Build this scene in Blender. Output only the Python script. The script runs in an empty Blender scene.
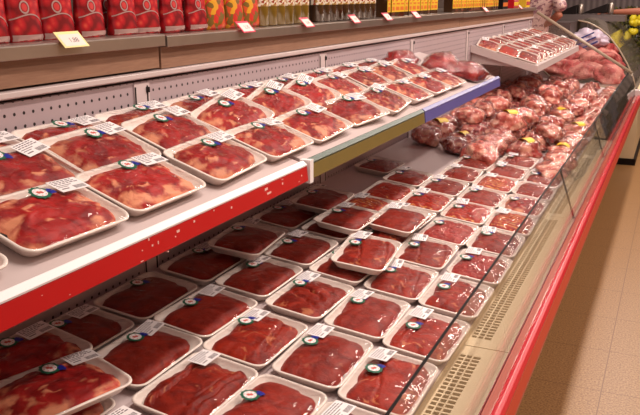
import bpy, bmesh, math, random
from mathutils import Vector, Matrix, noise
random.seed(7)
C = bpy.context.scene.collection
pi = math.pi

# ------------------------------------------------------------ camera
FPX = 785.7; H = 1.54
Xc = (0.91287, 0.106585, -0.394089); Yc = (0.408248, -0.238332, 0.88121); Zc = (0.0, -0.965317, -0.261079)
cam = bpy.data.cameras.new('camera'); co = bpy.data.objects.new('camera', cam); C.objects.link(co)
cam.sensor_width = 36; cam.lens = 36*FPX/640; cam.clip_start = .02; cam.clip_end = 60
R = Matrix(((Xc[0], -Xc[1], -Xc[2]), (Yc[0], -Yc[1], -Yc[2]), (Zc[0], -Zc[1], -Zc[2])))
co.matrix_world = Matrix.Translation((0, 0, H)) @ R.to_4x4()
bpy.context.scene.camera = co

def ray(u, v):
    r = (u-320, v-207.5, FPX)
    return Vector([sum(r[i]*A[i] for i in range(3)) for A in (Xc, Yc, Zc)])
def onx(u, v, x):
    r = ray(u, v); t = x/r[0]; return r*t+Vector((0, 0, H))
def ony(u, v, y):
    r = ray(u, v); t = y/r[1]; return r*t+Vector((0, 0, H))
def onp(u, v, s, x0, z0):
    r = ray(u, v); t = (z0-H+s*x0)/(r[2]+s*r[0]); return r*t+Vector((0, 0, H))

# ------------------------------------------------------------ materials
def srgb(r, g, b):
    f = lambda c: (c/255/12.92) if c/255 <= .04045 else ((c/255+.055)/1.055)**2.4
    return (f(r), f(g), f(b), 1)
def mat(name):
    m = bpy.data.materials.new(name); m.use_nodes = True
    nt = m.node_tree; b = nt.nodes['Principled BSDF']
    return m, nt, b
def node(nt, t, **k):
    n = nt.nodes.new(t)
    for a, v in k.items():
        if a in n.inputs: n.inputs[a].default_value = v
        else: setattr(n, a, v)
    return n
def L(nt, a, b): nt.links.new(a, b)
def plain(name, col, rough=.5, metal=0, spec=.5, coat=0, var=.0, scale=20, bump=0, bscale=60):
    m, nt, b = mat(name)
    b.inputs['Base Color'].default_value = col; b.inputs['Roughness'].default_value = rough
    b.inputs['Metallic'].default_value = metal; b.inputs['Specular IOR Level'].default_value = spec
    b.inputs['Coat Weight'].default_value = coat
    tc = node(nt, 'ShaderNodeTexCoord')
    if var:
        n = node(nt, 'ShaderNodeTexNoise'); n.inputs['Scale'].default_value = scale; n.inputs['Detail'].default_value = 5
        L(nt, tc.outputs['Object'], n.inputs['Vector'])
        mx = node(nt, 'ShaderNodeMix', data_type='RGBA')
        mx.inputs[6].default_value = tuple(c*(1-var) for c in col[:3])+(1,)
        mx.inputs[7].default_value = tuple(min(1, c*(1+var)) for c in col[:3])+(1,)
        L(nt, n.outputs['Fac'], mx.inputs[0]); L(nt, mx.outputs[2], b.inputs['Base Color'])
    if bump:
        n = node(nt, 'ShaderNodeTexNoise'); n.inputs['Scale'].default_value = bscale
        L(nt, tc.outputs['Object'], n.inputs['Vector'])
        bp = node(nt, 'ShaderNodeBump'); bp.inputs['Strength'].default_value = bump; bp.inputs['Distance'].default_value = .004
        L(nt, n.outputs['Fac'], bp.inputs['Height']); L(nt, bp.outputs[0], b.inputs['Normal'])
    return m
def meat_mat(name, lean, dark, fat, marb=.6):
    m, nt, b = mat(name)
    tc = node(nt, 'ShaderNodeTexCoord'); oi = node(nt, 'ShaderNodeObjectInfo')
    off = node(nt, 'ShaderNodeVectorMath', operation='MULTIPLY_ADD')
    cmb = node(nt, 'ShaderNodeCombineXYZ')
    for i in range(3): L(nt, oi.outputs['Random'], cmb.inputs[i])
    off.inputs[1].default_value = (9, 7, 5)
    L(nt, cmb.outputs[0], off.inputs[0]); L(nt, tc.outputs['Object'], off.inputs[2])
    n1 = node(nt, 'ShaderNodeTexNoise'); n1.inputs['Scale'].default_value = 22; n1.inputs['Detail'].default_value = 6; n1.inputs['Distortion'].default_value = 1.2
    L(nt, off.outputs[0], n1.inputs['Vector'])
    mx = node(nt, 'ShaderNodeMix', data_type='RGBA'); mx.inputs[6].default_value = dark; mx.inputs[7].default_value = lean
    rp = node(nt, 'ShaderNodeMapRange'); rp.inputs[1].default_value = .35; rp.inputs[2].default_value = .65
    L(nt, n1.outputs['Fac'], rp.inputs[0]); L(nt, rp.outputs[0], mx.inputs[0])
    at = node(nt, 'ShaderNodeAttribute', attribute_name='fat')
    n2 = node(nt, 'ShaderNodeTexNoise'); n2.inputs['Scale'].default_value = 48; n2.inputs['Detail'].default_value = 7; n2.inputs['Distortion'].default_value = 2.0
    L(nt, off.outputs[0], n2.inputs['Vector'])
    ad = node(nt, 'ShaderNodeMath', operation='MULTIPLY_ADD'); ad.inputs[1].default_value = marb; ad.inputs[2].default_value = -marb/2
    L(nt, n2.outputs['Fac'], ad.inputs[0])
    a2 = node(nt, 'ShaderNodeMath', operation='ADD'); L(nt, at.outputs['Fac'], a2.inputs[0]); L(nt, ad.outputs[0], a2.inputs[1])
    r2 = node(nt, 'ShaderNodeMapRange'); r2.inputs[1].default_value = .28; r2.inputs[2].default_value = .75
    L(nt, a2.outputs[0], r2.inputs[0])
    mf = node(nt, 'ShaderNodeMix', data_type='RGBA'); L(nt, r2.outputs[0], mf.inputs[0]); L(nt, mx.outputs[2], mf.inputs[6]); mf.inputs[7].default_value = fat
    hs = node(nt, 'ShaderNodeHueSaturation')
    rv = node(nt, 'ShaderNodeMapRange'); rv.inputs[3].default_value = .82; rv.inputs[4].default_value = 1.15
    L(nt, oi.outputs['Random'], rv.inputs[0]); L(nt, rv.outputs[0], hs.inputs['Value']); L(nt, mf.outputs[2], hs.inputs['Color'])
    L(nt, hs.outputs[0], b.inputs['Base Color'])
    b.inputs['Roughness'].default_value = .45; b.inputs['Specular IOR Level'].default_value = .15
    b.inputs['Subsurface Weight'].default_value = 0
    bp = node(nt, 'ShaderNodeBump'); bp.inputs['Strength'].default_value = .5; bp.inputs['Distance'].default_value = .003
    L(nt, n2.outputs['Fac'], bp.inputs['Height']); L(nt, bp.outputs[0], b.inputs['Normal'])
    return m
def film_mat(name, rough=.1, ior=1.45, bs=.35, scale=28, tint=(1, 1, 1, 1), gain=1.0, haze=0):
    m = bpy.data.materials.new(name); m.use_nodes = True; nt = m.node_tree
    for n in list(nt.nodes): nt.nodes.remove(n)
    o = node(nt, 'ShaderNodeOutputMaterial'); mix = node(nt, 'ShaderNodeMixShader')
    tr = node(nt, 'ShaderNodeBsdfTransparent'); tr.inputs[0].default_value = tint
    gl = node(nt, 'ShaderNodeBsdfGlossy'); gl.inputs['Roughness'].default_value = rough
    ge = node(nt, 'ShaderNodeNewGeometry'); fr = node(nt, 'ShaderNodeVectorMath', operation='DOT_PRODUCT'); L(nt, ge.outputs['Incoming'], fr.inputs[0]); L(nt, ge.outputs['Normal'], fr.inputs[1])
    ab = node(nt, 'ShaderNodeMath', operation='ABSOLUTE'); L(nt, fr.outputs['Value'], ab.inputs[0])
    om = node(nt, 'ShaderNodeMath', operation='SUBTRACT', use_clamp=True); om.inputs[0].default_value = 1; L(nt, ab.outputs[0], om.inputs[1])
    pw = node(nt, 'ShaderNodeMath', operation='POWER'); pw.inputs[1].default_value = 5; L(nt, om.outputs[0], pw.inputs[0])
    f0 = ((ior-1)/(ior+1))**2
    sc_ = node(nt, 'ShaderNodeMath', operation='MULTIPLY_ADD'); sc_.inputs[1].default_value = 1-f0; sc_.inputs[2].default_value = f0; L(nt, pw.outputs[0], sc_.inputs[0])
    g = node(nt, 'ShaderNodeMath', operation='MULTIPLY', use_clamp=True); g.inputs[1].default_value = gain
    L(nt, sc_.outputs[0], g.inputs[0]); L(nt, g.outputs[0], mix.inputs[0])
    L(nt, tr.outputs[0], mix.inputs[1]); L(nt, gl.outputs[0], mix.inputs[2])
    out = mix.outputs[0]
    if haze:
        d = node(nt, 'ShaderNodeBsdfDiffuse'); d.inputs[0].default_value = srgb(220, 200, 175)
        m2 = node(nt, 'ShaderNodeMixShader'); m2.inputs[0].default_value = haze
        L(nt, out, m2.inputs[1]); L(nt, d.outputs[0], m2.inputs[2]); out = m2.outputs[0]
    L(nt, out, o.inputs[0])
    if bs:
        tc = node(nt, 'ShaderNodeTexCoord'); oi = node(nt, 'ShaderNodeObjectInfo')
        v = node(nt, 'ShaderNodeVectorMath', operation='ADD'); L(nt, tc.outputs['Object'], v.inputs[0]); L(nt, oi.outputs['Random'], v.inputs[1])
        n = node(nt, 'ShaderNodeTexNoise'); n.inputs['Scale'].default_value = scale; n.inputs['Detail'].default_value = 1.2; n.inputs['Distortion'].default_value = 1.0
        L(nt, v.outputs[0], n.inputs['Vector'])
        bp = node(nt, 'ShaderNodeBump'); bp.inputs['Strength'].default_value = bs; bp.inputs['Distance'].default_value = .012
        L(nt, n.outputs['Fac'], bp.inputs['Height']); L(nt, bp.outputs[0], gl.inputs['Normal']); L(nt, bp.outputs[0], fr.inputs[1])
    return m

M = {}
M['foam'] = plain('foam', srgb(238, 222, 212), .38, bump=.08, bscale=200)
M['white'] = plain('white_paint', srgb(204, 186, 184), .32, var=.05, scale=8)
M['label'] = plain('label_paper', srgb(244, 236, 236), .45)
M['ink'] = plain('ink', srgb(120, 106, 112), .6)
M['green'] = plain('rosette_green', srgb(20, 92, 66), .45)
M['blue'] = plain('ribbon_blue', srgb(24, 38, 150), .45)
M['rosewhite'] = plain('rosette_centre', srgb(240, 232, 232), .45)
M['rosered'] = plain('rosette_mark', srgb(205, 90, 80), .5)
M['yellow'] = plain('yellow_label', srgb(232, 190, 30), .45)
M['redrail'] = plain('red_price_rail', srgb(190, 8, 20), .3, var=.06, scale=6)
M['redtxt'] = plain('white_scuffs', srgb(235, 190, 180), .5)
M['olive'] = plain('olive_price_rail', srgb(116, 98, 46), .35, var=.12, scale=15)
M['bluerail'] = plain('blue_price_rail', srgb(88, 84, 150), .35, var=.08, scale=12)
M['clear'] = plain('clear_rail_edge', srgb(176, 156, 136), .3)
M['darkgreen'] = plain('rail_seal', srgb(40, 62, 44), .4)
M['deck'] = plain('deck_metal', srgb(206, 188, 188), .35, var=.05, scale=5)
M['beige'] = plain('beige_panel', srgb(206, 182, 146), .38, var=.08, scale=4)
M['beigeL'] = plain('beige_ledge', srgb(222, 202, 168), .4)
M['dark'] = plain('dark_void', srgb(26, 20, 19), .7)
M['black'] = plain('black_trim', srgb(24, 16, 15), .5, spec=.15)
M['steel'] = plain('brushed_steel', srgb(176, 160, 150), .32, metal=.85, var=.12, scale=14)
M['bump'] = plain('red_bumper', srgb(192, 20, 36), .25, coat=.3)
M['bumpline'] = plain('bumper_dark_line', srgb(120, 18, 26), .4)
M['bumpside'] = plain('bumper_side', srgb(190, 60, 42), .35)  # brown-red of the bumper's shaded side put into its colour
M['bumpstrip'] = plain('bumper_strip', srgb(168, 88, 72), .15, coat=.5)
M['film'] = film_mat('plastic_film', .035, 1.45, .55, 24, gain=1.0)
M['bagfilm'] = film_mat('bag_film', .07, 1.5, 1.0, 46, gain=1.4)
M['glass'] = film_mat('clear_glass', .02, 1.45, 0, haze=.03)  # haze paints the aisle's pale reflection into the front panes
M['pglass'] = film_mat('partition_glass', .02, 1.4, 0, haze=.04)
M['curvglass'] = film_mat('curved_glass', .04, 1.5, .15, 6, haze=.06, gain=1.2)
lean = srgb(172, 34, 27); dk = srgb(118, 20, 17); fat = srgb(232, 160, 122)
M['rib'] = meat_mat('marbled_beef', srgb(172, 36, 34), srgb(122, 20, 22), srgb(216, 138, 104), .42)
M['lean'] = meat_mat('lean_beef', srgb(160, 44, 28), srgb(116, 26, 18), srgb(208, 126, 86), .3)
M['slab'] = meat_mat('dark_beef', srgb(148, 42, 28), srgb(112, 26, 18), srgb(190, 112, 78), .25)
M['chops'] = meat_mat('striped_chops', srgb(178, 52, 36), srgb(140, 30, 22), srgb(226, 160, 96), .5)
M['mince'] = meat_mat('minced_beef', srgb(170, 44, 38), srgb(132, 28, 24), srgb(222, 140, 120), .9)
M['bagmeat'] = meat_mat('bagged_cuts', srgb(206, 112, 96), srgb(160, 58, 56), srgb(228, 172, 150), 1.0)
M['bagdark'] = meat_mat('bagged_dark_cuts', srgb(172, 58, 54), srgb(116, 32, 32), srgb(222, 156, 134), .8)
M['bagred'] = meat_mat('bagged_red_cuts', srgb(158, 14, 20), srgb(116, 8, 14), srgb(180, 50, 46), .2)
M['joint'] = meat_mat('large_joint', srgb(190, 84, 84), srgb(130, 44, 48), srgb(224, 150, 140), 1.1)
M['oil'] = plain('olive_oil', srgb(124, 96, 30), .15, coat=.6, var=.3, scale=10)
M['oildark'] = plain('dark_oil', srgb(62, 38, 20), .15, coat=.6, var=.3, scale=10)
M['cap'] = plain('green_cap', srgb(36, 110, 60), .4)
M['yellab'] = plain('yellow_print', srgb(226, 180, 40), .45, var=.15, scale=40)
M['orange'] = plain('orange_print', srgb(214, 110, 36), .45)
M['sleeve'] = None

# perforated panel (pattern = punched holes)
def perf_mat():
    m, nt, b = mat('perforated_panel')
    b.inputs['Roughness'].default_value = .5
    tc = node(nt, 'ShaderNodeTexCoord'); sp = node(nt, 'ShaderNodeSeparateXYZ'); L(nt, tc.outputs['Object'], sp.inputs[0])
    def fr(out, pitch, off):
        a = node(nt, 'ShaderNodeMath', operation='ADD'); a.inputs[1].default_value = off; L(nt, out, a.inputs[0])
        d = node(nt, 'ShaderNodeMath', operation='DIVIDE'); d.inputs[1].default_value = pitch; L(nt, a.outputs[0], d.inputs[0])
        f = node(nt, 'ShaderNodeMath', operation='FRACT'); L(nt, d.outputs[0], f.inputs[0])
        s = node(nt, 'ShaderNodeMath', operation='SUBTRACT'); s.inputs[1].default_value = .5; L(nt, f.outputs[0], s.inputs[0])
        k = node(nt, 'ShaderNodeMath', operation='MULTIPLY'); k.inputs[1].default_value = pitch; L(nt, s.outputs[0], k.inputs[0])
        return k.outputs[0]
    y = fr(sp.outputs['Y'], .0275, 5.5); z = fr(sp.outputs['Z'], .0285, .0285*100.5-1.295)
    y2 = node(nt, 'ShaderNodeMath', operation='POWER'); y2.inputs[1].default_value = 2
    ya = node(nt, 'ShaderNodeMath', operation='ABSOLUTE'); L(nt, y, ya.inputs[0]); L(nt, ya.outputs[0], y2.inputs[0])
    z2 = node(nt, 'ShaderNodeMath', operation='POWER'); z2.inputs[1].default_value = 2
    za = node(nt, 'ShaderNodeMath', operation='ABSOLUTE'); L(nt, z, za.inputs[0]); L(nt, za.outputs[0], z2.inputs[0])
    s = node(nt, 'ShaderNodeMath', operation='ADD'); L(nt, y2.outputs[0], s.inputs[0]); L(nt, z2.outputs[0], s.inputs[1])
    c = node(nt, 'ShaderNodeMath', operation='LESS_THAN'); c.inputs[1].default_value = .0038**2; L(nt, s.outputs[0], c.inputs[0])
    mx = node(nt, 'ShaderNodeMix', data_type='RGBA'); L(nt, c.outputs[0], mx.inputs[0])
    mx.inputs[6].default_value = srgb(178, 157, 161); mx.inputs[7].default_value = srgb(30, 20, 22)
    L(nt, mx.outputs[2], b.inputs['Base Color'])
    return m
M['perf'] = perf_mat()
def wood_mat():
    m, nt, b = mat('wood_fascia')
    tc = node(nt, 'ShaderNodeTexCoord'); mp = node(nt, 'ShaderNodeMapping'); mp.inputs['Scale'].default_value = (4, 3, 40)
    L(nt, tc.outputs['Object'], mp.inputs[0])
    n = node(nt, 'ShaderNodeTexNoise'); n.inputs['Scale'].default_value = 6; n.inputs['Detail'].default_value = 6; L(nt, mp.outputs[0], n.inputs['Vector'])
    mx = node(nt, 'ShaderNodeMix', data_type='RGBA'); mx.inputs[6].default_value = srgb(122, 86, 68); mx.inputs[7].default_value = srgb(164, 124, 100)
    L(nt, n.outputs['Fac'], mx.inputs[0]); L(nt, mx.outputs[2], b.inputs['Base Color']); b.inputs['Roughness'].default_value = .45
    return m
M['wood'] = wood_mat()
def floor_mat():
    m, nt, b = mat('floor_tiles')
    tc = node(nt, 'ShaderNodeTexCoord'); sp = node(nt, 'ShaderNodeSeparateXYZ'); L(nt, tc.outputs['Object'], sp.inputs[0])
    def line(out, off):
        a = node(nt, 'ShaderNodeMath', operation='ADD'); a.inputs[1].default_value = off; L(nt, out, a.inputs[0])
        d = node(nt, 'ShaderNodeMath', operation='DIVIDE'); d.inputs[1].default_value = .4; L(nt, a.outputs[0], d.inputs[0])
        f = node(nt, 'ShaderNodeMath', operation='FRACT'); L(nt, d.outputs[0], f.inputs[0])
        s = node(nt, 'ShaderNodeMath', operation='SUBTRACT'); s.inputs[1].default_value = .5; L(nt, f.outputs[0], s.inputs[0])
        k = node(nt, 'ShaderNodeMath', operation='ABSOLUTE'); L(nt, s.outputs[0], k.inputs[0])
        g = node(nt, 'ShaderNodeMath', operation='GREATER_THAN'); g.inputs[1].default_value = .4945; L(nt, k.outputs[0], g.inputs[0])
        return g.outputs[0]
    mxm = node(nt, 'ShaderNodeMath', operation='MAXIMUM'); L(nt, line(sp.outputs['X'], .134+40), mxm.inputs[0]); L(nt, line(sp.outputs['Y'], -3.075+40), mxm.inputs[1])
    n = node(nt, 'ShaderNodeTexNoise'); n.inputs['Scale'].default_value = 130; n.inputs['Detail'].default_value = 3; L(nt, tc.outputs['Object'], n.inputs['Vector'])
    n2 = node(nt, 'ShaderNodeTexNoise'); n2.inputs['Scale'].default_value = 3; n2.inputs['Detail'].default_value = 4; L(nt, tc.outputs['Object'], n2.inputs['Vector'])
    rp = node(nt, 'ShaderNodeMapRange'); rp.inputs[1].default_value = .35; rp.inputs[2].default_value = .65; L(nt, n.outputs['Fac'], rp.inputs[0])
    mx = node(nt, 'ShaderNodeMix', data_type='RGBA'); mx.inputs[6].default_value = srgb(124, 87, 50); mx.inputs[7].default_value = srgb(174, 131, 84); L(nt, rp.outputs[0], mx.inputs[0])
    m2 = node(nt, 'ShaderNodeMix', data_type='RGBA', blend_type='MULTIPLY'); m2.inputs[0].default_value = .35
    L(nt, mx.outputs[2], m2.inputs[6]); L(nt, n2.outputs['Color'], m2.inputs[7])
    m3 = node(nt, 'ShaderNodeMix', data_type='RGBA'); L(nt, mxm.outputs[0], m3.inputs[0]); L(nt, mx.outputs[2], m3.inputs[6]); m3.inputs[7].default_value = srgb(120, 82, 48)
    L(nt, m3.outputs[2], b.inputs['Base Color']); b.inputs['Roughness'].default_value = .38
    return m
M['floor'] = floor_mat()
def ribbed_mat():
    m, nt, b = mat('ribbed_panel')
    tc = node(nt, 'ShaderNodeTexCoord'); w = node(nt, 'ShaderNodeTexWave'); w.inputs['Scale'].default_value = 4
    L(nt, tc.outputs['Object'], w.inputs['Vector'])
    mx = node(nt, 'ShaderNodeMix', data_type='RGBA'); mx.inputs[6].default_value = srgb(120, 104, 104); mx.inputs[7].default_value = srgb(158, 140, 138)
    L(nt, w.outputs['Fac'], mx.inputs[0]); L(nt, mx.outputs[2], b.inputs['Base Color'])
    return m
M['ribbed'] = ribbed_mat()
def pouch_mat():
    m, nt, b = mat('tomato_pouch_print')
    tc = node(nt, 'ShaderNodeTexCoord'); v = node(nt, 'ShaderNodeTexVoronoi'); v.inputs['Scale'].default_value = 42
    L(nt, tc.outputs['Object'], v.inputs['Vector'])
    r = node(nt, 'ShaderNodeValToRGB'); e = r.color_ramp.elements
    e[0].position = .0; e[0].color = srgb(220, 84, 66); e[1].position = .75; e[1].color = srgb(116, 12, 22)
    k = e.new(.3); k.color = srgb(186, 28, 38)
    L(nt, v.outputs['Distance'], r.inputs[0]); L(nt, r.outputs[0], b.inputs['Base Color']); b.inputs['Roughness'].default_value = .25
    return m
M['pouch'] = pouch_mat()
def multi_mat(name, cols, scale):
    m, nt, b = mat(name)
    tc = node(nt, 'ShaderNodeTexCoord'); v = node(nt, 'ShaderNodeTexVoronoi'); v.inputs['Scale'].default_value = scale
    L(nt, tc.outputs['Object'], v.inputs['Vector'])
    sp = node(nt, 'ShaderNodeSeparateColor'); L(nt, v.outputs['Color'], sp.inputs[0])
    r = node(nt, 'ShaderNodeValToRGB'); r.color_ramp.interpolation = 'CONSTANT'; e = r.color_ramp.elements
    e[0].color = cols[0]; e[1].color = cols[-1]; e[1].position = (len(cols)-1)/len(cols)
    for i, c in enumerate(cols[1:-1]): k = e.new((i+1)/len(cols)); k.color = c
    L(nt, sp.outputs[0], r.inputs[0]); L(nt, r.outputs[0], b.inputs['Base Color']); b.inputs['Roughness'].default_value = .35
    return m
M['mixpouch'] = multi_mat('fruit_pouch_print', [srgb(196, 40, 30), srgb(214, 150, 30), srgb(206, 80, 30), srgb(120, 90, 30)], 60)
M['speck'] = multi_mat('speckled_label', [srgb(226, 214, 190), srgb(200, 170, 130), srgb(150, 60, 40), srgb(230, 220, 205), srgb(160, 120, 60)], 95)
M['shirt'] = multi_mat('speckled_shirt', [srgb(214, 176, 170), srgb(206, 166, 162), srgb(216, 180, 172), srgb(150, 104, 112)], 45)
M['leafy'] = multi_mat('leafy_greens', [srgb(70, 76, 30), srgb(110, 112, 44), srgb(40, 40, 26), srgb(120, 104, 56)], 40)
M['lemon'] = plain('lemon_skin', srgb(226, 206, 40), .45, var=.1)
M['skin'] = plain('skin', srgb(168, 98, 74), .5, var=.08)
M['silver'] = plain('silver_print', srgb(176, 140, 136), .3, metal=.2)
M['leafg'] = plain('leaf_green', srgb(120, 170, 60), .4)
M['pinktag'] = plain('pink_tag_holder', srgb(226, 60, 90), .35)
M['tagpaper'] = plain('tag_paper', srgb(246, 222, 214), .5)
M['yelpaper'] = plain('cream_tag', srgb(246, 228, 160), .5)
M['lilac'] = plain('lilac_plastic', srgb(214, 196, 214), .3, var=.15, scale=20, bump=.4, bscale=30)

# ------------------------------------------------------------ object helpers
def link(name, me, parent=None, m=None):
    o = bpy.data.objects.new(name, me); C.objects.link(o)
    if parent: o.parent = parent
    if m:
        me.materials.clear()
        for k in (m if isinstance(m, list) else [m]): me.materials.append(k)
    return o
def smooth(me): 
    me.polygons.foreach_set('use_smooth', [True]*len(me.polygons)); me.update()
def mesh(name, v, f, mats=None, mi=None, sm=False):
    me = bpy.data.meshes.new(name); me.from_pydata([tuple(a) for a in v], [], f); me.update()
    if mats:
        for k in mats: me.materials.append(k)
    if mi: me.polygons.foreach_set('material_index', mi)
    if sm: smooth(me)
    return me
def tag(o, label=None, cat=None, group=None, kind=None):
    if label: o['label'] = label
    if cat: o['category'] = cat
    if group: o['group'] = group
    if kind: o['kind'] = kind
    return o
def empty(name, loc=(0, 0, 0), mtx=None):
    o = bpy.data.objects.new(name, None); C.objects.link(o); o.empty_display_size = .05
    if mtx is not None: o.matrix_world = mtx
    else: o.location = loc
    return o
class MB:
    def __init__(s): s.v = []; s.f = []; s.mi = []
    def add(s, v, f, mi=0):
        n = len(s.v); s.v += [tuple(a) for a in v]; s.f += [tuple(i+n for i in q) for q in f]; s.mi += [mi]*len(f)
    def box(s, x0, x1, y0, y1, z0, z1, mi=0, M4=None):
        v = [Vector((x, y, z)) for x in (x0, x1) for y in (y0, y1) for z in (z0, z1)]
        if M4 is not None: v = [M4 @ a for a in v]
        s.add(v, [(0, 1, 3, 2), (4, 6, 7, 5), (0, 4, 5, 1), (2, 3, 7, 6), (0, 2, 6, 4), (1, 5, 7, 3)], mi)
    def prof(s, pts, y0, y1, mi=0):   # closed profile in x,z swept along y
        n = len(pts); v = [(x, y0, z) for x, z in pts]+[(x, y1, z) for x, z in pts]
        f = [(i, (i+1) % n, (i+1) % n+n, i+n) for i in range(n)]+[tuple(range(n))[::-1], tuple(range(n, 2*n))]
        s.add(v, f, mi)
    def lathe(s, prof, n=14, c=(0, 0), mi=0, sx=1, sy=1):
        v = []; f = []
        for r, z in prof:
            for k in range(n): a = 2*pi*k/n; v.append((c[0]+sx*r*math.cos(a), c[1]+sy*r*math.sin(a), z))
        for i in range(len(prof)-1):
            for k in range(n): f.append((i*n+k, i*n+(k+1) % n, (i+1)*n+(k+1) % n, (i+1)*n+k))
        f.append(tuple(range(n))[::-1]); f.append(tuple((len(prof)-1)*n+k for k in range(n)))
        s.add(v, f, mi)
    def tube(s, pts, r, n=8, mi=0, sq=1.0):
        pts = [Vector(p) for p in pts]; v = []; f = []
        for i, p in enumerate(pts):
            d = (pts[min(i+1, len(pts)-1)]-pts[max(i-1, 0)]).normalized()
            a = d.cross(Vector((0, 0, 1))); a = a.normalized() if a.length > .01 else Vector((1, 0, 0)); b = d.cross(a)
            for k in range(n): t = 2*pi*k/n; v.append(p+a*math.cos(t)*r+b*math.sin(t)*r*sq)
        for i in range(len(pts)-1):
            for k in range(n): f.append((i*n+k, i*n+(k+1) % n, (i+1)*n+(k+1) % n, (i+1)*n+k))
        f.append(tuple(range(n))[::-1]); f.append(tuple((len(pts)-1)*n+k for k in range(n)))
        s.add(v, f, mi)
    def me(s, name, mats, sm=False): return mesh(name, s.v, s.f, mats, s.mi, sm)
    def obj(s, name, mats, parent=None, sm=False, bev=0):
        o = link(name, s.me(name, mats if isinstance(mats, list) else [mats], sm), parent)
        bm = bmesh.new(); bm.from_mesh(o.data); bmesh.ops.recalc_face_normals(bm, faces=bm.faces); bm.to_mesh(o.data); bm.free()
        if bev:
            md = o.modifiers.new('bevel', 'BEVEL'); md.width = bev; md.segments = 2; md.limit_method = 'ANGLE'
        return o

# ------------------------------------------------------------ the setting
Y0, YE = -.7, 7.7
b = MB(); b.box(-4, 4, -1.5, 14, -.05, 0); tag(b.obj('floor', M['floor']), kind='structure')
b = MB(); b.box(-4, 4, 12.0, 12.1, 0, 3.2); tag(b.obj('wall_back', M['ribbed']), kind='structure')
b = MB(); b.box(3.2, 3.3, -1.5, 12, 0, 3.2); tag(b.obj('wall_right', plain('aisle_wall', srgb(214, 190, 160), .6, var=.1, scale=2)), kind='structure')
b = MB(); b.box(-2.0, -1.9, -1.5, 12, 0, 3.2); tag(b.obj('wall_left', plain('shop_wall', srgb(66, 48, 40), .7, var=.2, scale=2)), kind='structure')

# ------------------------------------------------------------ the long display case
DS = .12
def deckz(x): return .71+DS*(-.494-x)
case = empty('display_case', (-.8, 3.5, 0))
tag(case, 'long open refrigerated meat display case with low glass front and red bumper', 'display case')
def cpart(b, name, mats, parent=case, **k):
    o = b.obj(name, mats, None, **k); o.parent = parent
    if parent is case: o.matrix_parent_inverse = Matrix.Translation((.8, -3.5, 0))
    return o
b = MB()
b.prof([(-1.33, 0), (-.50, 0), (-.50, .40), (-.32, .60), (-.315, .655), (-.425, .655), (-1.27, .76), (-1.33, .76)], Y0, YE)
cpart(b, 'case_body', M['beige'])
b = MB(); b.prof([(-1.27, .765), (-.425, .658), (-.42, deckz(-.42)), (-1.27, deckz(-1.27))], Y0, YE)
cpart(b, 'deck', M['deck'])
b = MB()
b.box(-1.33, -1.27, Y0, YE, .76, 1.322)
cpart(b, 'back_panel', M['perf'])
# uprights with a slotted groove every module
for k, y in enumerate((-.65, .52, 1.68, 2.85, 4.0, 5.19, 6.35, 7.52)):
    b = MB(); b.box(-1.2695, -1.266, y-.02, y+.045, .80, 1.318); b.box(-1.266, -1.2655, y-.019, y-.013, .80, 1.31, 1); b.box(-1.266, -1.2655, y+.032, y+.038, .80, 1.31, 1)
    b.box(-1.266, -1.262, y+.029, y+.041, 1.292, 1.306, 1)
    cpart(b, 'upright', [M['deck'], M['black']])
b = MB(); b.prof([(-1.33, 1.322), (-1.262, 1.329), (-1.254, 1.332), (-1.254, 1.345), (-1.33, 1.345)], Y0, YE)
cpart(b, 'top_rail', M['white'], bev=.002)
# air grille in panels, real slots over a dark channel
b = MB(); b.box(-.425, -.305, Y0, YE, .656, .660); cpart(b, 'grille_channel', M['dark'])
zt = .68
jy = [.50-1.33, .50, 1.83, 3.16, 4.49, 5.06]
for k in range(len(jy)-1):
    b = MB(); a, c = jy[k]+.002, jy[k+1]-.002
    a = max(a, Y0)
    g0, g1 = a+.05, c-.05
    b.box(-.42, -.411, a, c, .664, zt); b.box(-.360, -.303, a, c, .664, zt)
    b.box(-.411, -.360, a, g0, .664, zt); b.box(-.411, -.360, g1, c, .664, zt)
    for x in (-.396, -.3795): b.box(x-.0018, x+.0018, g0, g1, .668, zt)
    n = int((g1-g0)/.0195)
    for i in range(n+1):
        y = g0+i*(g1-g0)/n; b.box(-.411, -.360, y-.0032, y+.0032, .668, zt-.0005)
    cpart(b, 'air_grille', M['beigeL'])
b = MB(); b.prof([(-.425, .69), (-.418, .70), (-.415, .70), (-.415, .655), (-.425, .655)], Y0, YE); cpart(b, 'deck_front_lip', M['beige'])
b = MB(); b.box(-.42, -.303, 5.062, YE, .664, .68); cpart(b, 'dark_reflection_cover', M['black'])  # black sheet over the far ledge, painting in the dark glass reflection
# glass front
GT = (-.370, .873); GB = (-.303, .682)
def gpane(y0, y1):
    b = MB(); n = 5; pts = []
    for i in range(n+1):
        t = i/n; x = GB[0]+(GT[0]-GB[0])*t+.010*math.sin(pi*t); z = GB[1]+(GT[1]-GB[1])*t; pts.append((x, z))
    b.prof(pts+[(x-.005, z) for x, z in pts[::-1]], y0, y1)
    g = cpart(b, 'glass_pane', M['glass'], sm=False)
    b = MB(); x, z = GT; b.prof([(x-.0055, z), (x+.0005, z), (x+.0005, z+.0015), (x-.0055, z+.0015)], y0, y1)
    s = b.obj('glass_edge', M['black']); s.parent = g
    return g
for a, c in ((Y0, .498), (.502, 1.828), (1.832, 3.158), (3.162, 4.488), (4.492, 5.818), (5.822, 7.66)): gpane(a, c)
for y in (3.16, 4.49, 5.82):
    b = MB(); b.prof([(GB[0]+.001, GB[1]), (GT[0]+.001, GT[1]), (GT[0]-.006, GT[1]), (GB[0]-.006, GB[1])], y-.004, y+.004); cpart(b, 'pane_seal', M['black'])
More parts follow.
